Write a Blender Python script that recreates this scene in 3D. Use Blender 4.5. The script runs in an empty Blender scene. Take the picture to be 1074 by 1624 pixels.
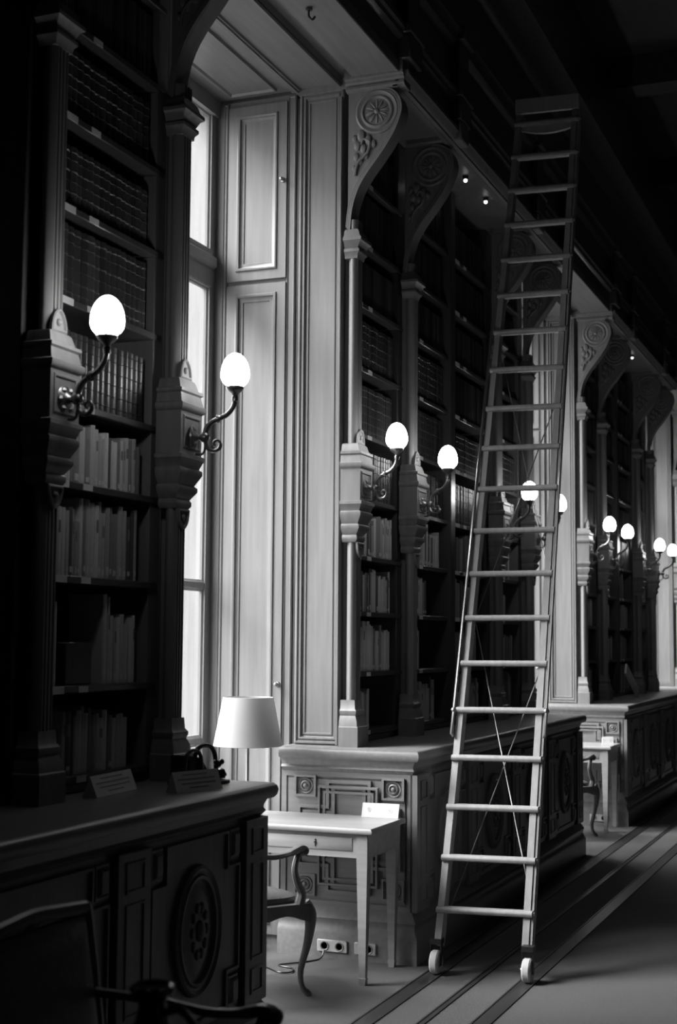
import bpy, bmesh, math, random
from mathutils import Vector, Matrix
sc = bpy.context.scene
COL = sc.collection
R = random.Random(7)
# ------------------------------------------------------------------ camera
F_PX, CX, CY, CAM_H = 2255.0, 537.0, 812.0, 1.66
yaw, pit, rol = (math.radians(a) for a in (21.6, 5.2, 0.42))
fw = Vector((-math.sin(yaw)*math.cos(pit), math.cos(yaw)*math.cos(pit), math.sin(pit)))
rt = Vector((math.cos(yaw), math.sin(yaw), 0)); up = rt.cross(fw)
r2 = rt*math.cos(rol)+up*math.sin(rol); u2 = -rt*math.sin(rol)+up*math.cos(rol)
cd = bpy.data.cameras.new('camera'); cam = bpy.data.objects.new('camera', cd); COL.objects.link(cam)
cam.matrix_world = Matrix(((r2.x, u2.x, -fw.x, 0), (r2.y, u2.y, -fw.y, 0), (r2.z, u2.z, -fw.z, CAM_H), (0, 0, 0, 1)))
cd.sensor_fit = 'VERTICAL'; cd.sensor_height = 36.0; cd.lens = F_PX/1624*36
cd.clip_start = 0.05; cd.clip_end = 100
cd.dof.use_dof = True; cd.dof.focus_distance = 7.6; cd.dof.aperture_fstop = 3.4
sc.camera = cam
# ------------------------------------------------------------------ daylight and exposure
w = bpy.data.worlds.new('overcast_sky'); sc.world = w; w.use_nodes = True
bg = w.node_tree.nodes['Background']; bg.inputs[1].default_value = 13.0
_n = w.node_tree.nodes; _l = w.node_tree.links
_tc = _n.new('ShaderNodeTexCoord'); _sx = _n.new('ShaderNodeSeparateXYZ'); _cr = _n.new('ShaderNodeValToRGB'); _mr = _n.new('ShaderNodeMapRange')
_mr.inputs['From Min'].default_value = -1; _l.new(_tc.outputs['Generated'], _sx.inputs[0]); _l.new(_sx.outputs['Z'], _mr.inputs[0])
_l.new(_mr.outputs[0], _cr.inputs[0]); _l.new(_cr.outputs[0], bg.inputs[0])
_cr.color_ramp.elements[0].position = .40; _cr.color_ramp.elements[0].color = (.12, .12, .12, 1)      # paved courtyard
_cr.color_ramp.elements[1].position = .49; _cr.color_ramp.elements[1].color = (.34, .34, .34, 1)      # hazy horizon
_e = _cr.color_ramp.elements.new(1.0); _e.color = (1, 1, 1, 1)                                        # overcast zenith, three times the horizon
sc.view_settings.view_transform = 'Standard'; sc.view_settings.look = 'None'
sc.view_settings.exposure = 0.0; sc.view_settings.gamma = 1.0; sc.view_settings.use_curve_mapping = False
sl = bpy.data.lights.new('hazy_sun', 'SUN'); sl.energy = 10.5; sl.angle = math.radians(28)
so_ = bpy.data.objects.new('hazy_sun', sl); COL.objects.link(so_); SUN_AZ, SUN_EL = math.radians(30), math.radians(42)
so_.rotation_euler = Vector((math.cos(SUN_AZ)*math.cos(SUN_EL), math.sin(SUN_AZ)*math.cos(SUN_EL), -math.sin(SUN_EL))).to_track_quat('-Z', 'Y').to_euler()
GAPS = ((5.20, 7.27), (11.23, 13.36), (17.32, 19.48))       # window recesses, first three in view
for g0, g1 in GAPS:
    ld = bpy.data.lights.new('window_portal', 'AREA'); ld.shape = 'RECTANGLE'; ld.size = 4.6; ld.size_y = g1-g0
    ld.cycles.is_portal = True
    lo = bpy.data.objects.new('window_portal', ld); COL.objects.link(lo)
    lo.location = (-3.80, (g0+g1)/2, 2.55); lo.rotation_euler = (0, -math.pi/2, 0)
LAMP_L = 22.0          # radiance of the opal lamp globes
# ------------------------------------------------------------------ materials
def nt(name):
    m = bpy.data.materials.new(name); m.use_nodes = True
    return m, m.node_tree, m.node_tree.nodes['Principled BSDF']
def g4(v): return (v, v, v, 1)
def grain(name, v, var, rough, scale, bump=0.0, spec=0.5, coat=0.0):
    m, t, b = nt(name); N = t.nodes; L = t.links
    tc = N.new('ShaderNodeTexCoord'); mp = N.new('ShaderNodeMapping'); mp.inputs['Scale'].default_value = scale
    L.new(tc.outputs['Object'], mp.inputs[0])
    nz = N.new('ShaderNodeTexNoise'); nz.inputs['Scale'].default_value = 1; nz.inputs['Detail'].default_value = 5
    L.new(mp.outputs[0], nz.inputs['Vector'])
    cr = N.new('ShaderNodeValToRGB'); cr.color_ramp.elements[0].position = .3; cr.color_ramp.elements[1].position = .72
    cr.color_ramp.elements[0].color = g4(v*(1-var)); cr.color_ramp.elements[1].color = g4(v*(1+var))
    L.new(nz.outputs['Fac'], cr.inputs[0]); L.new(cr.outputs[0], b.inputs['Base Color'])
    b.inputs['Roughness'].default_value = rough; b.inputs['Specular IOR Level'].default_value = spec
    b.inputs['Coat Weight'].default_value = coat; b.inputs['Coat Roughness'].default_value = .25
    if bump:
        bp = N.new('ShaderNodeBump'); bp.inputs['Strength'].default_value = bump; bp.inputs['Distance'].default_value = .004
        L.new(nz.outputs['Fac'], bp.inputs['Height']); L.new(bp.outputs[0], b.inputs['Normal'])
    return m
def plain(name, v, rough=.5, metal=0.0, spec=.5):
    return grain(name, v, .06, rough, (30, 30, 30), 0, spec) if not metal else metalm(name, v, rough, metal)
def metalm(name, v, rough, metal):
    m, t, b = nt(name); b.inputs['Base Color'].default_value = g4(v); b.inputs['Roughness'].default_value = rough
    b.inputs['Metallic'].default_value = metal
    nz = t.nodes.new('ShaderNodeTexNoise'); nz.inputs['Scale'].default_value = 60
    mr = t.nodes.new('ShaderNodeMapRange'); mr.inputs['To Min'].default_value = rough*.8; mr.inputs['To Max'].default_value = rough*1.25
    t.links.new(nz.outputs['Fac'], mr.inputs[0]); t.links.new(mr.outputs[0], b.inputs['Roughness']); return m
OAK = grain('oak_panelling', .20, .13, .42, (34, 34, 2.2), .12)
OAKH = grain('oak_horizontal', .20, .13, .36, (34, 2.2, 34), .12)
OAKX = grain('oak_crosswise', .20, .13, .42, (2.2, 34, 34), .12)
OAKC = grain('oak_case_and_shade', .07, .18, .30, (34, 34, 2.2), .1, coat=.15)  # dark stain of the case interiors; on frieze and upper wall, painted shade
DARKOAK = grain('dark_oak_ceiling', .05, .2, .5, (20, 3, 20), .1)
CARPET = grain('grey_carpet', .13, .2, .95, (260, 260, 260), .9, .1)
TRACK = grain('dark_track_wood', .05, .3, .30, (60, 2.0, 60), .1)
LADW = grain('pale_ladder_wood', .33, .12, .5, (40, 40, 3), .1)
IRON = metalm('dark_iron', .06, .38, .8)
BRONZE = metalm('lamp_bronze', .30, .34, .9)
STEEL = metalm('steel_tube', .45, .3, .9)
RUBBER = plain('pale_rubber', .55, .7)
PAPER = plain('white_paper', .62, .8)
LABELM = plain('label_paper', .68, .8)
INK = plain('printed_ink', .25, .8)
TABLEW = grain('table_wood', .33, .12, .33, (2.4, 30, 30), .08)
CHAIRW = grain('chair_wood', .12, .2, .34, (14, 14, 14), .05)
HIDE = grain('seat_leather', .11, .2, .42, (55, 55, 55), .25)
PLASTIC = plain('socket_plastic', .55, .4)
BLACK = plain('black_lacquer', .015, .3)
WINW = grain('window_paint', .24, .1, .5, (20, 20, 2), .05)
def objcol(name, rough, stripes):
    m, t, b = nt(name); N = t.nodes; L = t.links
    oi = N.new('ShaderNodeObjectInfo'); mx = N.new('ShaderNodeMix'); mx.data_type = 'RGBA'; mx.blend_type = 'MULTIPLY'
    nz = N.new('ShaderNodeTexNoise'); nz.inputs['Scale'].default_value = 40; nz.inputs['Detail'].default_value = 4
    cr = N.new('ShaderNodeValToRGB'); cr.color_ramp.elements[0].color = g4(.6); cr.color_ramp.elements[1].color = g4(1.3)
    cr.color_ramp.elements[0].position = .3; cr.color_ramp.elements[1].position = .7
    L.new(nz.outputs['Fac'], cr.inputs[0]); mx.inputs[0].default_value = stripes
    L.new(oi.outputs['Color'], mx.inputs[6]); L.new(cr.outputs[0], mx.inputs[7]); L.new(mx.outputs[2], b.inputs['Base Color'])
    b.inputs['Roughness'].default_value = rough; return m
CLOTH = objcol('book_cloth', .6, .5)
LEATHER = objcol('book_leather', .33, .8)
def islandm(name, lo, hi, rough):
    m, t, b = nt(name); N = t.nodes
    ge = N.new('ShaderNodeNewGeometry'); cr = N.new('ShaderNodeValToRGB')
    cr.color_ramp.elements[0].color = g4(lo); cr.color_ramp.elements[1].color = g4(hi)
    t.links.new(ge.outputs['Random Per Island'], cr.inputs[0]); t.links.new(cr.outputs[0], b.inputs['Base Color'])
    b.inputs['Roughness'].default_value = rough; return m
MIXCLOTH = islandm('mixed_book_cloth', .05, .45, .6)
MIXLEATHER = islandm('mixed_book_leather', .015, .07, .35)
def globem(name, st):
    m = bpy.data.materials.new(name); m.use_nodes = True; t = m.node_tree; t.nodes.clear()
    o = t.nodes.new('ShaderNodeOutputMaterial'); e = t.nodes.new('ShaderNodeEmission'); e.inputs[0].default_value = g4(1)
    e.inputs[1].default_value = st; t.links.new(e.outputs[0], o.inputs[0]); return m
GLOBE = globem('opal_globe', LAMP_L); SPOT = globem('spot_bulb', 3.0)
def glassm():
    m = bpy.data.materials.new('window_glass'); m.use_nodes = True; t = m.node_tree; t.nodes.clear()
    o = t.nodes.new('ShaderNodeOutputMaterial'); a = t.nodes.new('ShaderNodeBsdfTransparent'); a.inputs[0].default_value = g4(.93)
    s = t.nodes.new('ShaderNodeBsdfGlossy'); s.inputs['Roughness'].default_value = .03
    mx = t.nodes.new('ShaderNodeMixShader'); mx.inputs[0].default_value = .05
    t.links.new(a.outputs[0], mx.inputs[1]); t.links.new(s.outputs[0], mx.inputs[2]); t.links.new(mx.outputs[0], o.inputs[0]); return m
GLASS = glassm()
def shadem():
    m, t, b = nt('lampshade_fabric'); b.inputs['Base Color'].default_value = g4(.55); b.inputs['Roughness'].default_value = .9
    nz = t.nodes.new('ShaderNodeTexNoise'); nz.inputs['Scale'].default_value = 300
    bp = t.nodes.new('ShaderNodeBump'); bp.inputs['Strength'].default_value = .2
    t.links.new(nz.outputs['Fac'], bp.inputs['Height']); t.links.new(bp.outputs[0], b.inputs['Normal'])
    tr = t.nodes.new('ShaderNodeBsdfTranslucent'); tr.inputs[0].default_value = g4(.6)
    mx = t.nodes.new('ShaderNodeMixShader'); mx.inputs[0].default_value = .3
    o = t.nodes['Material Output']
    t.links.new(b.outputs[0], mx.inputs[1]); t.links.new(tr.outputs[0], mx.inputs[2]); t.links.new(mx.outputs[0], o.inputs[0]); return m
SHADE = shadem()
# ------------------------------------------------------------------ mesh helpers
class MB:
    """Gathers shapes into one mesh; coordinates in the caller's frame."""
    def __init__(s): s.v = []; s.f = []
    def add(s, vs, fs):
        o = len(s.v); s.v += [tuple(v) for v in vs]; s.f += [tuple(i+o for i in f) for f in fs]; return s
    def box(s, x0, x1, y0, y1, z0, z1, b=0.0):
        if x0 > x1: x0, x1 = x1, x0
        if y0 > y1: y0, y1 = y1, y0
        if z0 > z1: z0, z1 = z1, z0
        if b:   # chamfered on every edge
            b = min(b, (x1-x0)/2.01, (y1-y0)/2.01, (z1-z0)/2.01)
            bm = bmesh.new(); bmesh.ops.create_cube(bm, size=1.0)
            for v in bm.verts: v.co = Vector((x0+(v.co.x+.5)*(x1-x0), y0+(v.co.y+.5)*(y1-y0), z0+(v.co.z+.5)*(z1-z0)))
            bmesh.ops.bevel(bm, geom=list(bm.edges), offset=b, segments=1, affect='EDGES')
            bm.verts.index_update(); s.add([v.co for v in bm.verts], [[v.index for v in f.verts] for f in bm.faces]); bm.free(); return s
        v = [(x0,y0,z0),(x1,y0,z0),(x1,y1,z0),(x0,y1,z0),(x0,y0,z1),(x1,y0,z1),(x1,y1,z1),(x0,y1,z1)]
        return s.add(v, [(0,3,2,1),(4,5,6,7),(0,1,5,4),(1,2,6,5),(2,3,7,6),(3,0,4,7)])
    def loops(s, loops, close=True, cap0=True, cap1=True):
        n = len(loops[0]); vs = [p for l in loops for p in l]; fs = []
        for k in range(len(loops)-1):
            for i in range(n if close else n-1):
                j = (i+1) % n; fs.append((k*n+i, k*n+j, (k+1)*n+j, (k+1)*n+i))
        if cap0: fs.append(tuple(reversed(range(n))))
        if cap1: fs.append(tuple(range((len(loops)-1)*n, len(loops)*n)))
        return s.add(vs, fs)
    def extrude(s, poly, mapf, a, b):      # closed 2-d polygon swept from a to b
        return s.loops([[mapf(p[0], p[1], a) for p in poly], [mapf(p[0], p[1], b) for p in poly]])
    def lathe(s, prof, c, n=20, ax='z', sx=1, sy=1):
        L = []
        for r, h in prof:
            l = []
            for i in range(n):
                a = 2*math.pi*i/n; p, q = r*math.cos(a)*sx, r*math.sin(a)*sy
                l.append((c[0]+p, c[1]+q, c[2]+h) if ax == 'z' else (c[0]+h, c[1]+p, c[2]+q) if ax == 'x' else (c[0]+q, c[1]+h, c[2]+p))
            L.append(l)
        return s.loops(L)
    def tube(s, pts, rad, n=8):
        pts = [Vector(p) for p in pts]; m = len(pts)
        if not isinstance(rad, (list, tuple)): rad = [rad]*m
        L = []; ref = None
        for i, p in enumerate(pts):
            t = (pts[min(i+1, m-1)]-pts[max(i-1, 0)]).normalized()
            if ref is None:
                ref = t.cross(Vector((0, 0, 1)))
                if ref.length < .1: ref = t.cross(Vector((1, 0, 0)))
            ref = (ref - t*ref.dot(t)).normalized(); q = t.cross(ref)
            rr = rad[i]; ra, rb = rr if isinstance(rr, tuple) else (rr, rr)
            L.append([p+ref*ra*math.cos(2*math.pi*k/n)+q*rb*math.sin(2*math.pi*k/n) for k in range(n)])
        return s.loops(L)
    def ball(s, c, r, n=10, m=6, sc3=(1, 1, 1)):
        prof = [(max(1e-4, r*math.sin(math.pi*k/m)), -r*math.cos(math.pi*k/m)) for k in range(m+1)]
        L = [[(c[0]+q*math.cos(2*math.pi*i/n)*sc3[0], c[1]+q*math.sin(2*math.pi*i/n)*sc3[1], c[2]+h*sc3[2]) for i in range(n)] for q, h in prof]
        return s.loops(L)
    def relief(s, poly, steps, mapf, fill=True):   # nested offsets of a CCW polygon: steps = (inset, height)
        L = [[mapf(p[0], p[1], h) for p in inset(poly, d)] for d, h in steps]
        return s.loops(L, True, False, fill)
    def mesh(s, name):
        me = bpy.data.meshes.new(name); me.from_pydata(s.v, [], s.f); me.validate()
        bm = bmesh.new(); bm.from_mesh(me); bmesh.ops.recalc_face_normals(bm, faces=bm.faces); bm.to_mesh(me); bm.free()
        me.polygons.foreach_set('use_smooth', [True]*len(me.polygons)); me.set_sharp_from_angle(angle=math.radians(38)); me.update()
        return me
def inset(poly, d):
    n = len(poly); out = []
    for i in range(n):
        p0, p1, p2 = poly[i-1], poly[i], poly[(i+1) % n]
        e1 = (p1[0]-p0[0], p1[1]-p0[1]); e2 = (p2[0]-p1[0], p2[1]-p1[1])
        l1 = math.hypot(*e1) or 1; l2 = math.hypot(*e2) or 1
        n1 = (-e1[1]/l1, e1[0]/l1); n2 = (-e2[1]/l2, e2[0]/l2)
        k = 1+n1[0]*n2[0]+n1[1]*n2[1]; k = max(k, .25)
        out.append((p1[0]+d*(n1[0]+n2[0])/k, p1[1]+d*(n1[1]+n2[1])/k))
    return out
def rect(u0, u1, v0, v1): return [(u0, v0), (u1, v0), (u1, v1), (u0, v1)]
def ell(cu, cv, a, b, n=32): return [(cu+a*math.cos(2*math.pi*i/n), cv+b*math.sin(2*math.pi*i/n)) for i in range(n)]
def ymap(y): return lambda u, v, h: (u, y-h, v)       # face looking along -y
def ymapb(y): return lambda u, v, h: (-u, y+h, v)     # face looking along +y (u mirrored)
def xmap(x): return lambda u, v, h: (x+h, u, v)       # face looking along +x
def zdown(z): return lambda u, v, h: (v, u, z-h)      # face looking down (u = y, v = x)
def cat(pts, k=6):    # smooth curve through points
    pts = [Vector(p) for p in pts]; out = []
    for i in range(len(pts)-1):
        p0, p1, p2, p3 = pts[max(i-1, 0)], pts[i], pts[i+1], pts[min(i+2, len(pts)-1)]
        for j in range(k):
            t = j/k; out.append(.5*((2*p1)+(p2-p0)*t+(2*p0-5*p1+4*p2-p3)*t*t+(3*p1-p0-3*p2+p3)*t**3))
    return out+[pts[-1]]
CACHE = {}
def cached(key, mat, fn):
    if key not in CACHE:
        m = fn(); me = m if isinstance(m, bpy.types.Mesh) else m.mesh(key)
        if not me.materials: me.materials.append(mat)
        CACHE[key] = me
    return CACHE[key]
def link(name, data, parent=None, loc=(0, 0, 0)):
    o = bpy.data.objects.new(name, data); COL.objects.link(o); o.parent = parent; o.location = loc; return o
def part(name, mb, mat, parent=None, loc=(0, 0, 0)):
    me = mb if isinstance(mb, bpy.types.Mesh) else mb.mesh(name)
    if mat is not None and not me.materials: me.materials.append(mat)
    return link(name, me, parent, loc)
def tag(o, label, catg, group=None):
    o['label'] = label; o['category'] = catg
    if group: o['group'] = group
    return o
def thing(name, label, catg, loc=(0, 0, 0), rz=0, group=None):
    o = link(name, None, None, loc); o.rotation_euler = (0, 0, rz); o.empty_display_size = .1
    return tag(o, label, catg, group)
def struct(name, mb, mat, parent=None):
    o = part(name, mb, mat, parent)
    if parent is None: o['kind'] = 'structure'
    return o
def neg(p): return (-p[0], -p[1], -p[2])
def copy_tree(o, parent=None):
    c = o.copy(); COL.objects.link(c); c.parent = parent
    for ch in o.children: copy_tree(ch, c)
    return c
# ------------------------------------------------------------------ room shell
BAY = (1.12, 7.15, 13.24, 19.36); LEN = 4.20
YB, YE, XR, ZC = -2.6, 24.5, 4.6, 7.2
TOPZ = 4.80
fl = MB()
for a, b in ((-3.95, -2.282), (-2.19, -2.018), (-1.982, -1.80), (-1.715, XR)): fl.box(a, b, YB, YE, -.12, 0)
struct('floor', fl, CARPET)
for i, (a, b) in enumerate(((-2.282, -2.19), (-2.018, -1.982), (-1.80, -1.715))):
    t = MB(); t.box(a, b, YB, YE, -.12, .002)
    t.box(a, a+.008, YB, YE, 0, .005); t.box(b-.008, b, YB, YE, 0, .005)
    struct('floor_track_%d' % (i+1), t, TRACK)['kind'] = 'structure'
wl = MB()
for y0 in BAY: wl.box(-3.95, -3.16, y0+.17, y0+LEN-.17, 0, 4.86)
struct('wall_upper', MB().box(-3.95, -2.50, YB, YE, 4.86, ZC), OAKC)     # panelled wall above the cases; shade put in by the darker oak
wl.box(-3.95, -3.16, YB, 1.4, 0, 4.86); wl.box(-3.95, -3.16, 23.29, YE, 0, 4.86)
for g0, g1 in GAPS:
    wl.box(-3.95, -3.72, g0-.3, g1+.3, 0, .30)
struct('wall_left', wl, OAK)
struct('wall_right', MB().box(XR, XR+.2, YB, YE, -.12, ZC), DARKOAK)
struct('wall_back', MB().box(-3.95, XR+.2, YB-.2, YB, -.12, ZC), DARKOAK)
struct('wall_end', MB().box(-3.95, XR+.2, YE, YE+.2, -.12, ZC), DARKOAK)
ce = MB().box(-3.95, XR+.2, YB-.2, YE+.2, ZC, ZC+.2)
for k in range(9): ce.box(-2.5, XR, -2+k*3.02, -1.7+k*3.02, ZC-.3, ZC)
struct('ceiling', ce, DARKOAK)
# frieze above the cornice: continuous mouldings with blocks over the pilasters
PIL = (.12, 1.10, 2.10, 3.12, 4.08)
def mould_y(mb, y0, y1, x, prof):   # prof: (projection, z) going down
    poly = [(x-.02, prof[0][1])]+[(x+p, z) for p, z in prof]+[(x-.02, prof[-1][1])]
    mb.extrude(poly, lambda u, v, a: (u, a, v), y0, y1)
fz = MB()
mould_y(fz, YB, YE, -2.50, [(.0, 5.05), (.05, 5.045), (.05, 5.02), (.035, 5.01), (.03, 4.985), (.0, 4.97)])
mould_y(fz, YB, YE, -2.50, [(.0, 5.46), (.075, 5.45), (.075, 5.41), (.05, 5.39), (.04, 5.35), (.0, 5.32)])
mould_y(fz, YB, YE, -2.50, [(.0, 6.16), (.20, 6.14), (.20, 6.06), (.15, 6.03), (.10, 5.95), (.04, 5.90), (0, 5.88)])
for y0 in BAY:
    for p in PIL:
        if p == 2.10: continue
        fz.box(-2.52, -2.432, y0+p-.11, y0+p+.11, 4.86, 5.00, .006); fz.box(-2.52, -2.418, y0+p-.13, y0+p+.13, 5.00, 5.055, .006)
        fz.box(-2.52, -2.445, y0+p-.10, y0+p+.10, 5.055, 5.36, .006); fz.box(-2.52, -2.405, y0+p-.12, y0+p+.12, 5.36, 5.46, .006)
struct('trim_1', fz, OAKC)  # same wood as the cornice, coloured darker to stand in for shade
CORN = [(.0, 4.86), (.0, 4.815), (.045, 4.81), (.045, 4.79), (.03, 4.775), (.02, 4.755), (.005, 4.745), (.005, 4.73), (-.05, 4.725)]
for i, y0 in enumerate(BAY):
    c = MB(); mould_y(c, y0+.05, y0+LEN-.05, -2.50, CORN)
    c.box(-3.14, -2.502, y0+.10, y0+LEN-.10, 4.775, 4.86)
    for yy, s in ((y0+.05, 1), (y0+LEN-.05, -1)):            # moulded return over each end
        poly = [(yy+.10*s, 4.86), (yy-.03*s, 4.86), (yy-.034*s, 4.80), (yy-.034*s, 4.788), (yy-.014*s, 4.785), (yy-.012*s, 4.770), (yy+.004*s, 4.758), (yy+.004*s, 4.752), (yy-.008*s, 4.750), (yy-.008*s, 4.738), (yy+.012*s, 4.728), (yy+.10*s, 4.725)]
        c.extrude(poly, lambda u, v, a: (a, u, v), -2.825, -2.478)
    for p in PIL[1:2]+PIL[3:4]: c.box(-2.80, -2.44, y0+p-.085, y0+p+.085, 4.74, 4.86, .008)
    struct('trim_%d' % (i+2), c, OAK)
# panelled soffits, windows and shutters of the recesses
for gi, (g0, g1) in enumerate(GAPS):
    a, b = g0-.03, g1+.02
    s = MB(); zd = zdown(TOPZ)
    s.box(-2.775, -2.50, a-.08, b+.06, TOPZ, 4.86)                             # outer board
    s.relief(rect(a-.08, b+.06, -2.52, -2.50), [(0, .0), (.004, .006)], zd)
    s.box(-2.87, -2.775, a-.1, b+.1, 4.852, 4.86)                               # shadow gap
    s.box(-3.16, -2.87, a, b, TOPZ+.01, 4.86)
    s.relief(rect(a+.005, b-.005, -3.155, -2.872), [(0, .0), (.004, .014), (.018, .014), (.022, .004), (.03, .004), (.034, -.008), (.05, -.008)], zd)
    s.box(-3.72, -3.16, a, b, TOPZ+.02, 4.86)
    s.relief(rect(a+.01, b-.01, -3.19, -3.162), [(0, -.01), (.004, .0), (.01, .0)], zd)
    s.relief(rect(a+.06, b-.06, -3.56, -3.26), [(0, -.018), (.004, -.004), (.014, -.004), (.024, -.016), (.03, -.016)], zd)
    struct('trim_%d' % (gi+6), s, OAKH)
    # window: frame, glazing bars, panes; opening wider than the shutters
    y0, y1 = g0-.02, g1+.03; xf = -3.70; mid = (y0+y1)/2
    f = MB(); f.box(xf-.03, xf+.03, y0-.02, y0+.10, .30, 4.80); f.box(xf-.03, xf+.03, y1-.08, y1+.02, .30, 4.80)
    f.box(xf-.05, xf+.05, y0, y1, 4.72, 4.82); f.box(xf-.05, xf+.05, y0, y1, .28, .38)
    f.box(xf-.03, xf+.04, y0+.06, y1-.06, 3.69, 3.92, .01); f.box(xf+.03, xf+.07, y0+.06, y1-.06, 3.80, 3.87, .01)
    win = struct('window_%d' % (gi+1), f, WINW)
    st = MB()
    st.box(xf-.02, xf+.03, mid-.035, mid+.035, .38, 3.69, .008); st.box(xf-.02, xf+.03, mid-.025, mid+.025, 3.92, 4.72, .008)
    part('meeting_stile', st, WINW, win)
    for z in (1.10, 1.97):
        for p, q in ((y0+.10, mid-.035), (mid+.035, y1-.08)):
            part('glazing_bar', MB().box(xf-.02, xf+.03, p, q, z-.022, z+.022, .008), WINW, win)
    for zz0, zz1 in ((.38, 1.078), (1.122, 1.948), (1.992, 3.69), (3.92, 4.72)):
        for p, q in ((y0+.10, mid-.035), (mid+.035, y1-.08)):
            part('pane', MB().box(xf-.004, xf+.002, p, q, zz0, zz1), GLASS, win)
            bd = MB().relief([(u, v) for u, v in rect(p, q, zz0, zz1)], [(0, .022), (.010, .014), (.012, .0)], xmap(xf), False)
            part('glazing_bead', bd, WINW, win)
    # shutters folded into the jambs, near one looks +y, far one -y; seen and built alike
    for far in (1, 0):
        yj = (g1+.02) if far else (g0-.03)
        mp = ymap(yj) if far else ymapb(yj)
        sg = (lambda u: u) if far else (lambda u: -u)
        def rc(u0, u1, v0, v1): return rect(min(sg(u0), sg(u1)), max(sg(u0), sg(u1)), v0, v1)
        bs = MB(); bs.relief(rc(-3.70, -3.16, .0, 4.80), [(0, -.10), (0, 0)], mp)
        part('jamb_board', bs, OAK, win)
        for z0, z1 in ((.06, 3.70), (3.725, 4.76)):
            sh = MB()
            sh.relief(rc(-3.585, -3.215, z0, z1), [(0, 0), (0, .018), (.055, .018), (.058, .026), (.066, .028), (.074, .024), (.078, .012), (.085, .008), (.10, .010), (.104, .004), (.108, .004)], mp)
            so = part('shutter', sh, OAK, win)
            kz = z0+.55*(z1-z0) if z0 > 1 else 1.42
            kb = MB(); s_ = -1 if far else 1
            kb.lathe([(.003, 0), (.016, 0), (.014, .006*s_), (.006, .008*s_), (.006, .018*s_), (.012, .024*s_), (.010, .034*s_), (.003, .037*s_)], (-3.235, yj+.018*s_, kz), 12, 'y')
            part('shutter_knob', kb, BRONZE, so)
        ed = MB()
        for x0, x1, h in ((-3.212, -3.16, .008), (-3.62, -3.59, .012)):
            ed.relief(rc(x0, x1, 0, 4.79), [(0, 0), (0, h), (.006, h+.006), (.012, h)], mp)
        part('jamb_bead', ed, OAK, win)
    hk = None
# small iron hook under the soffit of the first recess
h = MB().lathe([(.003, 0), (.018, 0), (.018, -.006), (.006, -.010)], (-2.664, 6.28, 4.794), 12)
h.tube(cat([(-2.664, 6.28, 4.79), (-2.664, 6.28, 4.755), (-2.645, 6.28, 4.735), (-2.63, 6.28, 4.75)], 4), .006)
tag(part('ceiling_hook', h, IRON), 'small dark iron hook fixed to the wooden soffit above the window recess', 'hook')
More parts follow.
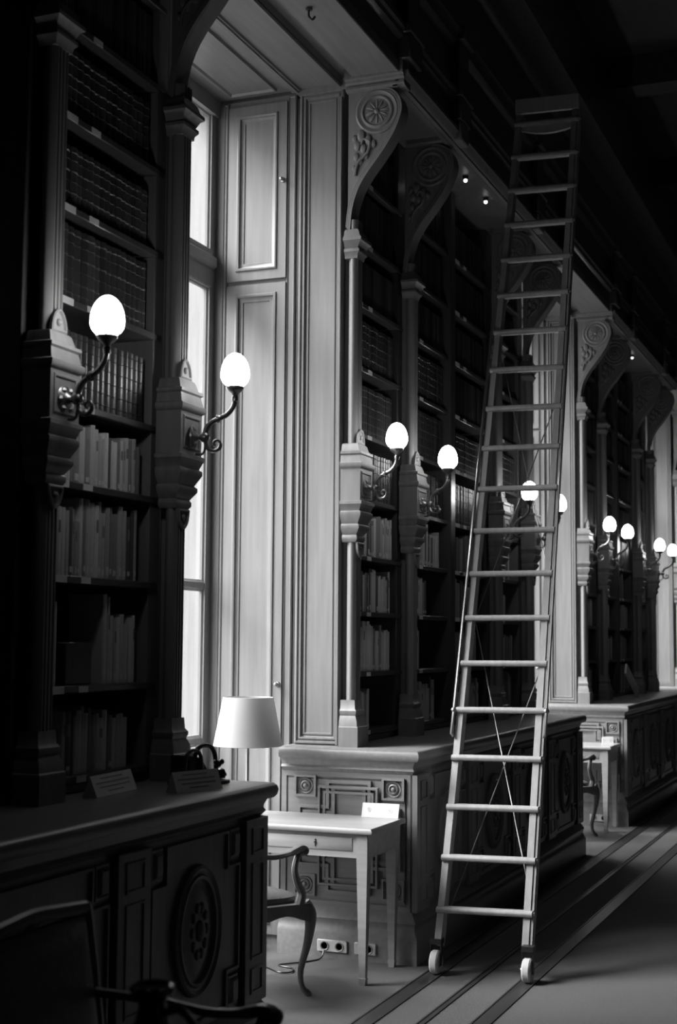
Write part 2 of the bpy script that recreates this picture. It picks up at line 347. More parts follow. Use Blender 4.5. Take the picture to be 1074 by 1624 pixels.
# ------------------------------------------------------------------ counters
OVALS = ((.57, .20, .95), (1.56, 1.17, 1.96), (2.58, 2.18, 2.97), (3.56, 3.19, 3.94))
STRIPS = ((.0, .20), (.95, 1.17), (1.96, 2.18), (2.97, 3.19), (3.94, 4.14))
XF, XB = -2.405, -3.15; LENC = 4.14
def make_counter(y0, label):
    base = (-2.78, y0+LEN/2, 0); t = thing('library_counter', label, 'counter', base)
    lo = (2.78, -LEN/2, 0)
    P = lambda key, mat, fn, par=t, nm=None: link(nm or key, cached(key, mat, fn), par, lo if par is t else (0, 0, 0))
    P('carcass', OAK, lambda: MB().box(XB, XF, .012, LENC-.012, .2, 1.0))
    def top():
        m = MB(); z0, z1 = 1.035, 1.095; o = .048
        L = []
        for d, z in ((.010, z0), (0, z0+.012), (-.004, z0+.03), (0, z1-.014), (.012, z1-.002), (.022, z1)):
            L.append([(XB, -o+d, z), (XF+o-d, -o+d, z), (XF+o-d, LENC+o-d, z), (XB, LENC+o-d, z)])
        return m.loops(L)
    P('countertop', OAKH, top)
    def mo():
        m = MB(); L = []
        for d, z in ((-.002, .965), (.006, .975), (.014, .985), (.006, .998), (.008, 1.01), (.018, 1.03), (.018, 1.035)):
            L.append([(XB, -d, z), (XF+d, -d, z), (XF+d, LENC+d, z), (XB, LENC+d, z)])
        return m.loops(L)
    P('edge_moulding', OAKH, mo)
    def pl():
        m = MB(); L = []
        for d, z in ((.040, 0), (.040, .13), (.030, .15), (.022, .165), (.022, .19), (.030, .205), (.024, .22), (.008, .245), (.0, .26)):
            L.append([(XB, -d, z), (XF+d, -d, z), (XF+d, LENC+d, z), (XB, LENC+d, z)])
        return m.loops(L)
    P('plinth', OAKH, pl)
    def sock(yy, s):
        mp = ymap(yy) if s < 0 else ymapb(yy)
        u = (lambda a: a) if s < 0 else (lambda a: -a)
        def po(l): return l if s < 0 else [(-a, b) for a, b in reversed(l)]
        m = MB()
        m.relief(po(rect(XB, XF, .26, .965)), [(0, 0), (0, .012), (.028, .012), (.030, .002), (.038, .002), (.040, .012), (.06, .012)], mp)
        x0, x1, z0, z1 = -3.07, -2.445, .31, .945; c = .165; cz = .135
        cross = [(x0+c, z0), (x1-c, z0), (x1-c, z0+cz), (x1, z0+cz), (x1, z1-cz), (x1-c, z1-cz), (x1-c, z1), (x0+c, z1), (x0+c, z1-cz), (x0, z1-cz), (x0, z0+cz), (x0+c, z0+cz)]
        m.relief(po(inset(cross, .02)), [(0, .004), (0, .030), (.018, .030), (.020, .006), (.028, .004), (.030, .026), (.05, .026)], mp, False)
        m.relief(po(rect(x0+.14, x1-.14, z0+.06, z1-.05)), [(0, .024), (.004, .040), (.014, .040), (.017, .014), (.026, .012), (.029, .032), (.042, .032), (.046, .008), (.058, .008)], mp)
        for a, b in ((x0, x0+.125), (x1-.125, x1)):
            for e, f in ((z0, z0+.115), (z1-.115, z1)):
                m.relief(po(rect(a, b, e, f)), [(0, .010), (0, .028), (.012, .028), (.013, .000), (.02, -.002)], mp)
        return m
    def rosm(s):
        m = MB(); prof = [(.002, .004), (.0455, .004), (.0455, .014), (.041, .020), (.035, .014), (.030, .012), (.027, .021), (.022, .024), (.017, .014), (.012, .014), (.010, .026), (.003, .030)]
        return m.lathe([(r, (-h if s < 0 else h)) for r, h in prof], (0, 0, 0), 24, 'y')
    for yy, s, nm in ((.012, -1, 'near'), (LENC-.012, 1, 'far')):
        e = P('end_panel'+nm, OAKX, lambda: sock(yy, s), nm='end_panel')
        for xx in (-3.0075, -2.5075):
            for zz in (.3675, .8875):
                link('rosette', cached('rosette'+nm, OAKX, lambda: rosm(s)), e, (xx, yy, zz))
    mp = xmap(XF)
    for i, (a, b) in enumerate(STRIPS):
        def st():
            m = MB(); m.relief(rect(a, b, .26, .965), [(0, -.01), (0, .028), (.003, .031)], mp)
            for v0, v1 in ((.30, .40), (.43, .80), (.83, .935)):
                m.relief(rect(a+.045, b-.045, v0, v1), [(0, .0305), (.004, .037), (.012, .037), (.016, .018), (.03, .018)], mp)
            return m
        P('pilaster_strip%d' % i, OAK, st, nm='pilaster_strip')
    for i, (c, a, b) in enumerate(OVALS):
        def fp():
            m = MB(); z0, z1 = .29, .945
            a_, b_ = a+.03, b-.03; k = .10; kz = .13
            cross = [(a_+k, z0), (b_-k, z0), (b_-k, z0+kz), (b_, z0+kz), (b_, z1-kz), (b_-k, z1-kz), (b_-k, z1), (a_+k, z1), (a_+k, z1-kz), (a_, z1-kz), (a_, z0+kz), (a_+k, z0+kz)]
            m.relief(cross, [(0, 0), (.0, .020), (.010, .020), (.014, .008), (.03, .008)], mp)
            for p, q in ((a_, a_+k-.02), (b_-k+.02, b_)):
                for e, f in ((z0, z0+kz-.02), (z1-kz+.02, z1)): m.relief(rect(p, q, e, f), [(0, 0), (0, .014), (.008, .014), (.02, .026)], mp)
            return m
        fo = P('front_panel%d' % i, OAK, fp, nm='front_panel')
        def ov():
            m = MB(); m.relief(ell(c, .62, .185, .235), [(0, .006), (.004, .026), (.014, .032), (.026, .022), (.034, .022), (.04, .030), (.05, .028), (.056, .012), (.075, .010), (.10, .024)], mp)
            for k in range(10):
                an = 2*math.pi*k/10; m.ball((XF+.026, c+.055*math.cos(an), .62+.085*math.sin(an)), .02, 8, 5, (.6, .8, 1))
            m.ball((XF+.028, c, .62), .03, 10, 6, (.6, 1, 1.3)); return m
        P('oval_medallion%d' % i, OAK, ov, fo, 'oval_medallion')
    return t
make_counter(BAY[0], 'nearest carved oak counter, in deep shadow before the first bookcase')
make_counter(BAY[1], 'carved oak counter directly behind the tall ladder')
make_counter(BAY[2], 'carved oak counter beyond the ladder, behind the far desk')
make_counter(BAY[3], 'farthest oak counter, past the last window recess')
# ------------------------------------------------------------------ bookcases
LV = (1.16, 1.49, 1.83, 2.15, 2.48, 2.85, 3.235, 3.61, 3.97, 4.34)
LV1 = (1.16, 1.49, 1.895, 2.245, 2.54, 2.925, 3.275, 3.625, 3.985, 4.34)
SEC = ((.215, 1.03), (1.17, 2.05), (2.15, 3.05), (3.19, 3.985))
XS = -2.845
CON = [(-2.80, 3.93), (-2.787, 4.06), (-2.752, 4.17), (-2.695, 4.262), (-2.615, 4.362), (-2.548, 4.462), (-2.509, 4.55), (-2.497, 4.617), (-2.521, 4.688), (-2.58, 4.732), (-2.66, 4.742)]
def console_poly(): return [(p.x, p.y) for p in cat([(a, b, 0) for a, b in CON], 3)]+[(-2.818, 4.742), (-2.818, 3.93)]
def make_console():
    m = MB(); po = console_poly(); hw = .056
    m.extrude(po, lambda u, v, a: (u, a, v), -hw+.012, hw-.012)
    for yy, s in ((-hw+.012, -1), (hw-.012, 1)):
        mp = ymap(yy) if s < 0 else ymapb(yy)
        q = po if s < 0 else [(-u, v) for u, v in reversed(po)]
        cv = [(p.x, p.y) for p in cat([(a, b, 0) for a, b in CON], 3)]
        # raised rim that follows the outer curve
        def rim(off0, off1, h):
            A = inset(cv+[(-2.818, 4.742), (-2.818, 3.93)], off0)[:len(cv)-1]; B = inset(cv+[(-2.818, 4.742), (-2.818, 3.93)], off1)[:len(cv)-1]
            pts = [[(u, yy, v) for u, v in A], [(u, yy+s*h, v) for u, v in A], [(u, yy+s*h, v) for u, v in B], [(u, yy, v) for u, v in B]]
            m.loops([[pts[k][i] for k in range(4)] for i in range(len(A))])
        rim(.001, .012, .012); rim(.015, .024, .008); rim(.027, .032, .005)
        c = (-2.645, yy, 4.603)
        m.lathe([(.128, 0), (.128, s*.006), (.118, s*.011), (.108, s*.006), (.098, s*.004), (.092, s*.012), (.084, s*.014), (.076, s*.004)], c, 28, 'y')
        # acanthus scrolls under the rosette
        for px, pz, r in ((-2.735, 4.47, .03), (-2.70, 4.445, .024), (-2.755, 4.42, .024), (-2.725, 4.40, .022), (-2.675, 4.42, .02), (-2.76, 4.36, .02), (-2.74, 4.335, .018), (-2.772, 4.30, .014), (-2.71, 4.36, .016), (-2.768, 4.46, .018)):
            m.ball((-2.72+(px+2.72)*1.2, yy, 4.40+(pz-4.40)*1.05), r*1.15, 8, 5, (.8, .7, 1.15))
        m.tube(cat([(-2.775, yy+s*.006, 4.25), (-2.755, yy+s*.010, 4.32), (-2.70, yy+s*.012, 4.37), (-2.685, yy+s*.012, 4.43), (-2.72, yy+s*.012, 4.45), (-2.735, yy+s*.01, 4.42)], 4), .008, 6)
    return m
def make_rosette(s):
    m = MB(); n = 11
    for k in range(n):
        a = 2*math.pi*k/n; L = []
        for rr, wd, hh in ((.014, .004, .010), (.03, .011, .016), (.052, .0165, .013), (.066, .014, .008), (.073, .006, .002)):
            cx, cz = rr*math.cos(a), rr*math.sin(a); tx, tz = -math.sin(a), math.cos(a)
            L.append([(cx+tx*wd*q, s*h_, cz+tz*wd*q) for q, h_ in ((-1, .001), (-.6, hh*.9), (0, hh*.62), (.6, hh*.9), (1, .001))])
        m.loops(L, False, False, False)
    m.ball((0, s*.010, 0), .016, 10, 6, (1, .8, 1)); return m
def make_shaft():
    y = .053
    A = [(-y+.020*(1-math.sin(math.pi*k/8)), -2.812+.055*k/8) for k in range(9)]     # rounded side of the colonnette
    pr = [(.012, -2.812), (.012, -2.853), (.03, -2.853), (.03, -2.812)]+[(-u, v) for u, v in A]
    fr = []
    for a, b, c, d in ((.028, .025, .019, .016), (.006, .003, -.003, -.006), (-.016, -.019, -.025, -.028)):
        fr += [(a, -2.757), (b, -2.768), (c, -2.768), (d, -2.757)]
    fr += A[::-1]
    m = MB(); m.extrude(pr+fr, lambda u, v, a: (v, u, a), 1.095, 4.0)
    return m
def ring(m, hw, x0, prof):   # stepped mouldings round the pilaster front: (d, z)
    L = [[(x0, -hw-d, z), (-2.757+d, -hw-d, z), (-2.757+d, hw+d, z), (x0, hw+d, z)] for d, z in prof]
    m.loops(L); return m
def make_base():
    return ring(MB(), .053, -2.838, [(.03, 1.095), (.03, 1.20), (.024, 1.205), (.020, 1.235), (.008, 1.262), (.014, 1.275), (.014, 1.288), (.004, 1.30), (.001, 1.345)])
def make_cap():
    return ring(MB(), .053, -2.83, [(.001, 3.78), (.004, 3.80), (.016, 3.815), (.016, 3.828), (.006, 3.835), (.02, 3.865), (.034, 3.875), (.034, 3.89), (.02, 3.905), (.012, 3.93), (.0, 3.945)])
def make_brk():
    m = MB(); hw = .053
    ring(m, hw, -2.832, [(.002, 2.20), (.012, 2.215), (.012, 2.23), (.006, 2.24), (.030, 2.275), (.030, 2.29), (.020, 2.30), (.044, 2.345), (.044, 2.362), (.034, 2.37), (.046, 2.40), (.052, 2.405), (.052, 2.42), (.040, 2.425),
        (.040, 2.60), (.048, 2.605), (.054, 2.615), (.054, 2.63), (.044, 2.637), (.036, 2.675), (.044, 2.682), (.044, 2.694), (.028, 2.70), (.018, 2.735), (.01, 2.742)])
    m.relief(rect(-.075, .075, 2.445, 2.585), [(0, 0), (.004, .005), (.010, .005), (.014, -.004), (.022, -.004)], xmap(-2.717))
    # arched crest above and pendant below
    for z0, sg in ((2.742, 1), (2.20, -1)):
        po = [(.05*math.cos(math.pi*k/10), z0+sg*.085*math.sin(math.pi*k/10)) for k in range(11)]
        if sg < 0: po = po[::-1]
        m.relief(po, [(0, 0), (0, .012), (.005, .016), (.010, .016), (.013, .006), (.018, .006)], xmap(-2.757))
        m.ball((-2.75, 0, z0+sg*.036), .014, 8, 5)
    return m
def make_bookcase(y0, levels, label, lk):
    base = (-2.80, y0+LEN/2, 1.095); t = thing('bookcase', label, 'bookcase', base); lo = (2.80, -LEN/2, -1.095)
    P = lambda key, mat, fn, par=t, nm=None, at=(0, 0, 0): link(nm or key, cached(key, mat, fn), par, (lo[0]+at[0], lo[1]+at[1], lo[2]+at[2]) if par is t else at)
    P('back_board', OAKC, lambda: MB().box(-3.155, -3.135, .14, LEN-.14, 1.095, 4.77))
    P('base_board', OAKC, lambda: MB().box(-3.13, -2.86, .20, LEN-.20, 1.095, 1.13, .004))
    for s in (-1, 1):
        def ep():
            yy = .125 if s < 0 else LEN-.125; m = MB(); m.box(-3.135, -2.855, min(yy, yy-s*.085), max(yy, yy-s*.085), 1.097, 4.79)
            mp = ymap(yy) if s < 0 else ymapb(yy)
            def rc(u0, u1, v0, v1): return rect(u0, u1, v0, v1) if s < 0 else rect(-u1, -u0, v0, v1)
            m.relief(rc(-3.13, -2.858, 1.10, 4.785), [(0, 0), (.0, .012), (.006, .018), (.014, .018), (.018, .008), (.024, .008), (.028, .016), (.036, .016), (.040, .002), (.046, -.002), (.052, .006), (.060, .006), (.064, -.004), (.072, -.004)], mp)
            m.box(-2.868, -2.853, *((.064, .125) if s < 0 else (LEN-.125, LEN-.064)), 1.10, 4.72, .003)
            return m
        P('end_panel_case%d' % s, OAK, ep, nm='end_panel')
    for i, p in enumerate(PIL):
        if 0 < i < 4:
            hw, xf = (.075, -2.853) if i != 2 else (.05, -2.822)
            P('upright%d' % (i == 2), OAKC, lambda: MB().box(-3.13, xf, -hw, hw, 1.13, 4.77, .004), nm='upright', at=(0, p, 0))
        if i == 2: continue
        so = P('pilaster', OAK, make_shaft, at=(0, p, 0))
        P('pilaster_base', OAK, make_base, so)
        P('capital', OAK, make_cap, so)
        P('console', OAK, make_console, so)
        P('lamp_bracket_block', OAK, make_brk, so)
        for s in (-1, 1):
            P('console_rosette%d' % s, OAK, lambda: make_rosette(s), so, 'console_rosette', (-2.645, s*(.056-.012), 4.603))
    for si, (a, b) in enumerate(SEC):
        for z in levels:
            deep = lk == 1 and si == 2 and y0 == BAY[0]
            sh = P('shelf%d%d' % (si, deep), OAKC, lambda: MB().box(-3.13, -3.04 if deep else XS, a-.06, b+.06, -.028, 0, .004), nm='shelf', at=(0, 0, z))
            if si < 3 and lk == 1: continue
            P('shelf_label_long%d' % si, LABELM, lambda: MB().box(XS, XS+.003, a+.0, a+.17, -.028, -.001), sh, 'shelf_label')
            P('shelf_label_short%d' % si, LABELM, lambda: MB().box(XS, XS+.003, a+.27, a+.335, -.026, -.003), sh, 'shelf_label')
    return t
make_bookcase(BAY[0], LV1, 'nearest oak bookcase, left of the tall window', 1)
make_bookcase(BAY[1], LV, 'oak bookcase behind the tall ladder, right of the bright window recess', 2)
make_bookcase(BAY[2], LV, 'oak bookcase past the ladder, above the far desk and counter', 3)
make_bookcase(BAY[3], LV, 'farthest oak bookcase, beyond the last window recess', 1)
# ------------------------------------------------------------------ books
def spine_pts(t0=0, t1=1, n=4, bulge=.007, x=0): return [(x+bulge*math.sin(math.pi*k/n), t0+(t1-t0)*k/n) for k in range(n+1)]
def book_body(top=.985, d=.15):
    m = MB(); pr = spine_pts(0, 1)
    poly = [(p[1], p[0]) for p in pr]+[(1, -d), (.86, -d), (.86, -.012), (.14, -.012), (.14, -d), (0, -d)]
    m.extrude(poly, lambda u, v, a: (v, u, a), 0, 1)
    m.box(-d+.004, -.011, .13, .87, .012, top); return m
def band(m, z, hh=.006, p=.0025):
    pr = spine_pts(-.01, 1.01); L = []
    for dz, e in ((-hh, 0), (-hh*.4, p), (hh*.4, p), (hh, 0)): L.append([(x+e, y, z+dz) for x, y in pr])
    return m.loops(L, False, False, False)
def label_strip(z0, z1):
    m = MB(); L = []
    for z in (z0, z1): L.append([(x+.0008, y, z) for x, y in spine_pts(.06, .94)])
    return m.loops(L, False, False, False)
GILT = metalm('gilt_tooling', .26, .4, 1.0)
def leather_body():
    m = book_body(.99); 
    for z in (.10, .27, .44, .61, .78, .92): band(m, z)
    n0 = len(m.f)
    for z in (.115, .255, .595, .905): band(m, z, .0035, .0012)
    me = m.mesh('leather_body'); 
    me.materials.append(LEATHER); me.materials.append(GILT)
    for p in me.polygons:
        zc = [me.vertices[v].co.z for v in p.vertices]; xc = min(me.vertices[v].co.x for v in p.vertices)
        if max(zc)-min(zc) < .0037 and xc > -.0005 and any(abs(sum(zc)/len(zc)-z) < .0036 for z in (.085, .115, .255, .425, .595, .765, .905)): p.material_index = 1
    return me
def obj_book(kind, y, z, t, h, c, label, group, tilt=0.0, tagged=False, setback=0):
    leather = kind == 'leather'
    o = link('leather_volume' if leather else 'book', cached('leather_body', LEATHER, leather_body) if leather else cached('book_body', CLOTH, book_body))
    o.location = (-2.875-setback, y, z); o.scale = (1, t, h); o.rotation_euler = (tilt, 0, 0); o.color = (c, c, c, 1)
    tag(o, label, 'leather volume' if leather else 'book', group)
    if tagged:
        k = R.choice((0, 1, 2)); z0 = (.05, .07, .045)[k]
        l = link('spine_label', cached('spine_label%d' % k, LABELM, lambda: label_strip(z0, z0+(.085, .07, .12)[k])), o)
        if R.random() < .35: link('spine_label', cached('spine_title', INK, lambda: label_strip(.62, .80)), o)
    return o
ORD = ('zeroth first second third fourth fifth sixth seventh eighth ninth tenth eleventh twelfth thirteenth fourteenth fifteenth sixteenth seventeenth eighteenth nineteenth twentieth '
       'twenty-first twenty-second twenty-third twenty-fourth twenty-fifth twenty-sixth twenty-seventh twenty-eighth twenty-ninth thirtieth thirty-first thirty-second thirty-third thirty-fourth thirty-fifth').split()
NUM = ('bottom', 'second', 'third', 'fourth', 'fifth', 'sixth', 'seventh', 'eighth', 'ninth', 'top')
CASE = ('nearest bookcase', 'compartment behind the ladder', 'compartment past the ladder')
bulk = {'book': MB(), 'leather': MB()}; count = {'book': 0, 'leather': 0}
def bulk_add(kind, y, z, t, h):
    m = bulk[kind]; d = .13; pr = spine_pts(0, 1, 2)
    poly = [(p[1]*t, p[0]) for p in pr]+[(t, -d), (0, -d)]
    m.extrude(poly, lambda u, v, a: (-2.875+v, y+u, a), z, z+h)
def fill(bay, si, li, levels, kind, single, spans=((0, 1),)):
    if count[kind] > 276: single = False
    y0 = BAY[bay]; a, b = SEC[si]; a += .012; b -= .008; z = levels[li]+.001
    room = (levels[li+1] if li < 9 else 4.70)-levels[li]-.045
    k = 0; tall = R.uniform(.80, .95)
    for s0, s1 in spans:
        y = y0+a+s0*(b-a); ye = y0+a+s1*(b-a); hb = R.uniform(.7, .95); cb = R.choice((.4, .3, .5, .2))
        while True:
            if kind == 'leather':
                t = R.uniform(.033, .048); h = room*tall*R.uniform(.98, 1.0); c = R.uniform(.03, .075)
            else:
                t = R.choice((.014, .02, .024, .028, .034, .04)); h = min(room*.97, room*hb*R.uniform(.88, 1.05))
                if R.random() < .22: hb = R.uniform(.7, .98)
                c = R.choice((.75, .65, .58, .5, .42, .6, .28, .12))
            if y+t > ye: break
            k += 1
            if single:
                tone = ('black' if c < .045 else 'dark') if kind == 'leather' else ('dark' if c < .15 else 'grey' if c < .33 else 'pale')
                size = 'thin' if t < .021 else 'thick' if t > .033 else 'slim'
                where = CASE[bay] if bay == 0 else ORD[si+1]+' '+CASE[bay]
                lab = '%s %s, %s on the %s shelf, %s' % (tone if kind == 'leather' else size+' '+tone, 'leather volume' if kind == 'leather' else 'book', ORD[k], NUM[li], where)
                obj_book(kind, y, z, t, h, c, lab, '%s on the %s shelf, %s' % ('leather volumes' if kind == 'leather' else 'books', NUM[li], where), 0, kind == 'book' and bay < 2 and R.random() < .8, R.uniform(0, .006))
                count[kind] += 1
            else: bulk_add(kind, y, z, t, h)
            y += t+R.uniform(.0008, .002)
# nearest bookcase: only its last section shows
S1 = {0: ((.02, .09), (.27, .88)), 1: ((0, .07), (.13, .22), (.62, .97)), 2: ((.02, .94),), 3: ((0, .97),)}
for li in range(10):
    if li < 4: fill(0, 3, li, LV1, 'book', True, S1[li])
    else: fill(0, 3, li, LV1, 'leather', li < 8)
# bookcase behind the ladder
S2 = {(0, 0): ((0, .5),), (0, 1): ((0, .94),), (0, 2): ((0, .92),), (0, 3): ((0, .98),), (1, 0): ((.02, .78),), (1, 1): ((0, .42),), (1, 2): ((0, .60),), (1, 3): ((0, .88),),
      (2, 0): ((.10, .85),), (2, 1): ((.1, .75),), (2, 2): ((.0, .8),), (2, 3): ((0, .95),), (3, 0): ((.1, .85),), (3, 1): ((.25, .9),), (3, 2): ((.2, .6),), (3, 3): ((.1, .8),)}
for si in range(4):
    for li in range(10):
        if li < 4: fill(1, si, li, LV, 'book', True, S2[(si, li)])
        else: fill(1, si, li, LV, 'leather', li in (4, 5) and si < 4 or (li in (6,) and si < 2))
# bookcase past the ladder: far fewer pixels
S3 = ((0, .8), (0, .55), (.05, .9), (0, .7))
for si in range(4):
    for li in range(10):
        sg = li in (1, 2, 3, 0) and si in (0, 1, 2) and count['book'] < 280
        if li == 0 and si == 1: continue
        if li < 4: fill(2, si, li, LV, 'book', sg, (S3[(si+li) % 4],))
        else: fill(2, si, li, LV, 'leather', False)
for kd, nm, mt, lab in (('book', 'distant_books', MIXCLOTH, 'rows of small pale books on the lower shelves past the ladder'), ('leather', 'leather_volume_rows', MIXLEATHER, 'rows of dark leather volumes filling the high shadowed shelves')):
    if bulk[kd].v:
        o = part(nm, bulk[kd], mt); o['kind'] = 'stuff'; tag(o, lab, 'book rows')
# two dark file boxes standing on a half empty shelf of the nearest bookcase
bx = MB(); yb = BAY[0]+SEC[3][0]
bx.box(-3.05, -2.875, yb+.225, yb+.41, LV1[1]+.001, LV1[1]+.16, .004); bx.box(-2.876, -2.874, yb+.27, yb+.36, LV1[1]+.06, LV1[1]+.10)
tag(part('file_box', bx, BLACK), 'squat black file box among books on the second shelf of the nearest bookcase', 'box')
bx = MB().box(-3.12, -3.06, yb+.23, yb+.37, LV1[1]+.001, LV1[1]+.27, .004); bx.box(-3.061, -3.058, yb+.26, yb+.34, LV1[1]+.19, LV1[1]+.24)
tag(part('folder', bx, plain('grey_board', .12, .6)), 'tall grey folder standing behind the squat black file box', 'folder')
# leaning slab on the far counter
lb = MB(); p0, p1 = Vector((-2.575, 15.02, 1.10)), Vector((-2.62, 14.60, 1.36)); d = (p1-p0).normalized(); n = Vector((0, -d.z, d.y)).normalized()*-1
L = [[q+Vector((dx, 0, 0))+n*dn for dx, dn in ((-.02, 0), (.0, 0), (.0, .11), (-.02, .11))] for q in (p0, p1)]
lb.loops(L)
lo = part('leaning_board', lb, plain('board_face', .75, .4)); tag(lo, 'slim pale board leaning askew on the far counter against the bookcase', 'board')
s_ = MB(); L = [[q+Vector((dx, 0, 0))+n*dn for dx, dn in ((-.001, .012), (.0015, .012), (.0015, .098), (-.001, .098))] for q in (p0+d*.02, p0+d*.10)]
part('board_label', s_.loops(L), PAPER, lo)
# ------------------------------------------------------------------ wall lamps
def lamp_parts():
    o = {}
    b = MB().lathe([(.002, 0), (.05, 0), (.05, .006), (.038, .014), (.028, .018), (.018, .026), (.012, .034)], (0, 0, 0), 16, 'x')
    for k in range(6):
        a = 2*math.pi*k/6; b.ball((.010, .036*math.cos(a), .036*math.sin(a)), .013, 6, 4)
    o['back_plate'] = b
    A = MB().tube([(.03, 0, 0), (.05, 0, 0), (.058, 0, 0)], [.010, .010, .012]); A.ball((.058, 0, 0), .022, 10, 6)
    c = cat([(.058, 0, .0), (.064, 0, .035), (.085, 0, .062), (.118, 0, .080), (.150, 0, .098), (.174, 0, .130), (.180, 0, .165)], 5)
    A.tube(c, [.0125-.003*i/len(c) for i in range(len(c))], 8)
    A.lathe([(.003, -.008), (.017, -.008), (.019, 0), (.017, .008), (.003, .008)], (.112, 0, .077), 10, 'x')
    o['arm'] = A
    s = MB(); pts = [(.060, 0, -.01), (.064, 0, -.035), (.078, 0, -.052), (.100, 0, -.056), (.119, 0, -.044), (.122, 0, -.024), (.110, 0, -.012), (.096, 0, -.018), (.095, 0, -.030), (.104, 0, -.034)]
    s.tube(cat(pts, 4), [.008]*20+[.006]*17, 8)
    s.tube(cat([(.062, 0, -.02), (.056, 0, -.060), (.040, 0, -.072), (.020, 0, -.070)], 4), .0055, 6)
    o['scroll'] = s
    u = MB().lathe([(.004, .150), (.012, .152), (.014, .168), (.010, .176), (.016, .186), (.026, .192), (.034, .202), (.037, .207), (.037, .213), (.004, .213)], (.180, 0, 0), 18)
    for k in range(4):
        a = 2*math.pi*k/4+.5; u.tube([(.180+.034*math.cos(a), .034*math.sin(a), .208), (.180+.042*math.cos(a), .042*math.sin(a), .222), (.180+.039*math.cos(a), .039*math.sin(a), .230)], .0028, 5)
    o['cup'] = u
    pr = [(.002, .213)]
    for k in range(17):
        th = math.radians(32+148*k/16); r = .0605*math.sin(th); z = .262-math.cos(th)*(.056 if th < math.pi/2 else .094)
        pr.append((max(r, .001), z))
    o['globe'] = MB().lathe(pr, (.180, 0, 0), 24)
    return o
LP = {k: cached('lamp_'+k, GLOBE if k == 'globe' else BRONZE, (lambda v: (lambda: v))(v)) for k, v in lamp_parts().items()}
def yaw_for(base, target_px):   # turn the arm about its plate so that the globe stands where the lamp is turned to
    return target_px
LAMPS = [(0, 3, 'wall lamp with glowing egg globe on the nearest bookcase, left of the window post', -6), (0, 4, 'wall lamp with egg globe in front of the tall window edge', 22), (1, 0, 'wall lamp with egg globe on the post right of the bright window recess', 0),
         (1, 1, 'wall lamp with egg globe second along, just left of the ladder', -10), (1, 3, 'lit egg globe wall lamp seen between the ladder rungs', -6), (1, 4, 'wall lamp mostly hidden behind the right ladder rail', 0),
         (2, 0, 'first wall lamp past the ladder, above the far desk', 0), (2, 1, 'second wall lamp past the ladder, right beside its twin', -8), (2, 3, 'far wall lamp on a dark arm before the last recess', -4), (2, 4, 'farthest wall lamp with egg globe at the picture edge', 0)]
for bi, pi, lab, yw in LAMPS:
    t = thing('wall_lamp', lab, 'wall lamp', (-2.719, BAY[bi]+PIL[pi], 2.497), math.radians(yw), 'egg globe wall lamps on the bookcase posts')
    for k, me in LP.items(): link(k, me, t)
# tiny spotlights under the cornice
for bi, yy, lab in ((1, 8.95, 'tiny bright spotlight under the dark cornice, upper of a close pair'), (1, 9.45, 'tiny bright spotlight under the dark cornice, lower of a close pair'), (2, 15.30, 'tiny bright spotlight under the cornice past the ladder')):
    t = thing('spotlight', lab, 'spotlight', (-2.645, yy, 4.775), 0, 'tiny spotlights under the cornice')
    part('housing', MB().lathe([(.003, 0), (.02, 0), (.02, -.016), (.012, -.022), (.012, -.024), (.003, -.022)], (0, 0, 0), 12), BLACK, t)
    part('bulb', MB().ball((0, 0, -.030), .014, 10, 6), SPOT, t)
# ------------------------------------------------------------------ ladder
def lad(k, s, back=0.0): 
    c = Vector((-1.988-.003*k, 7.05+.09*k, .313+.247*k)); q = c+Vector((1, .096, .007))*s*(.241-.002*k)
    return q+Vector((-.094, .935, -.342))*back
t = thing('library_ladder', 'tall pale wooden rolling ladder with many rungs and two wheels', 'ladder', (-1.985, 7.0, 0)); lo = neg((-1.985, 7.0, 0))
def bar(mb, A, B, u0, u1, v0, v1):   # box from A to B, widths along x and along the ladder's back direction
    U = Vector((1, .096, .007)).normalized(); V = Vector((-.094, .935, -.342)).normalized()
    return mb.loops([[p+U*a+V*b for a, b in ((u0, v0), (u1, v0), (u1, v1), (u0, v1))] for p in (A, B)])
for s in (-1, 1):
    r = MB(); a, b = lad(-.62, s), lad(19.55, s)
    x0, x1 = (0, .034) if s < 0 else (-.046, -.012)
    bar(r, a, b, x0, x1, 0.006, .108)
    ra = part('rail', r, LADW, t, lo)
    g = MB(); x0, x1 = (-.010, -.002) if s < 0 else (-.009, .004)
    if s > 0: bar(g, lad(-.62, s), lad(19.3, s), x0, x1, .012, .108); part('guide_strip', g, LADW, ra)
    q = MB(); off = Vector((s*.014, -.012, 0))
    pts = [lad(3.45, s)+off*.3, lad(3.5, s)+off, lad(4.0, s)+off, lad(13.0, s)+off, lad(13.06, s)+off*.3]
    q.tube(pts, .0085, 8); q.ball(lad(4.0, s)+off, .016, 8, 6)
    part('guide_tube', q, STEEL, t, lo)
for k in range(20):
    m = MB(); A, B = lad(k, -1), lad(k, 1); e = Vector((0, 0, .0))
    prof = [(.020, -.016), (-.004, -.016), (-.014, -.010), (-.017, -.002), (-.017, .003), (-.013, .010), (-.006, .0155), (.030, .0155), (.060, .010), (.060, -.010)]
    m.loops([[p+Vector((0, a, z)) for a, z in prof] for p in (A+Vector((-.002, 0, 0)), B)])
    m.ball(B+Vector((.004, .004, 0)), .011, 6, 4)
    part('rung', m, LADW, t, lo)
b = MB(); A, B = lad(19.35, -1), lad(19.35, 1)
for P_, Q_ in ((A, B),): b.loops([[P_+Vector((0, y, z)) for y, z in ((-.02, -.01), (.01, -.01), (.01, .085), (-.02, .085))], [Q_+Vector((0, y, z)) for y, z in ((-.02, -.01), (.01, -.01), (.01, .085), (-.02, .085))]])
part('top_board', b, LADW, t, lo)
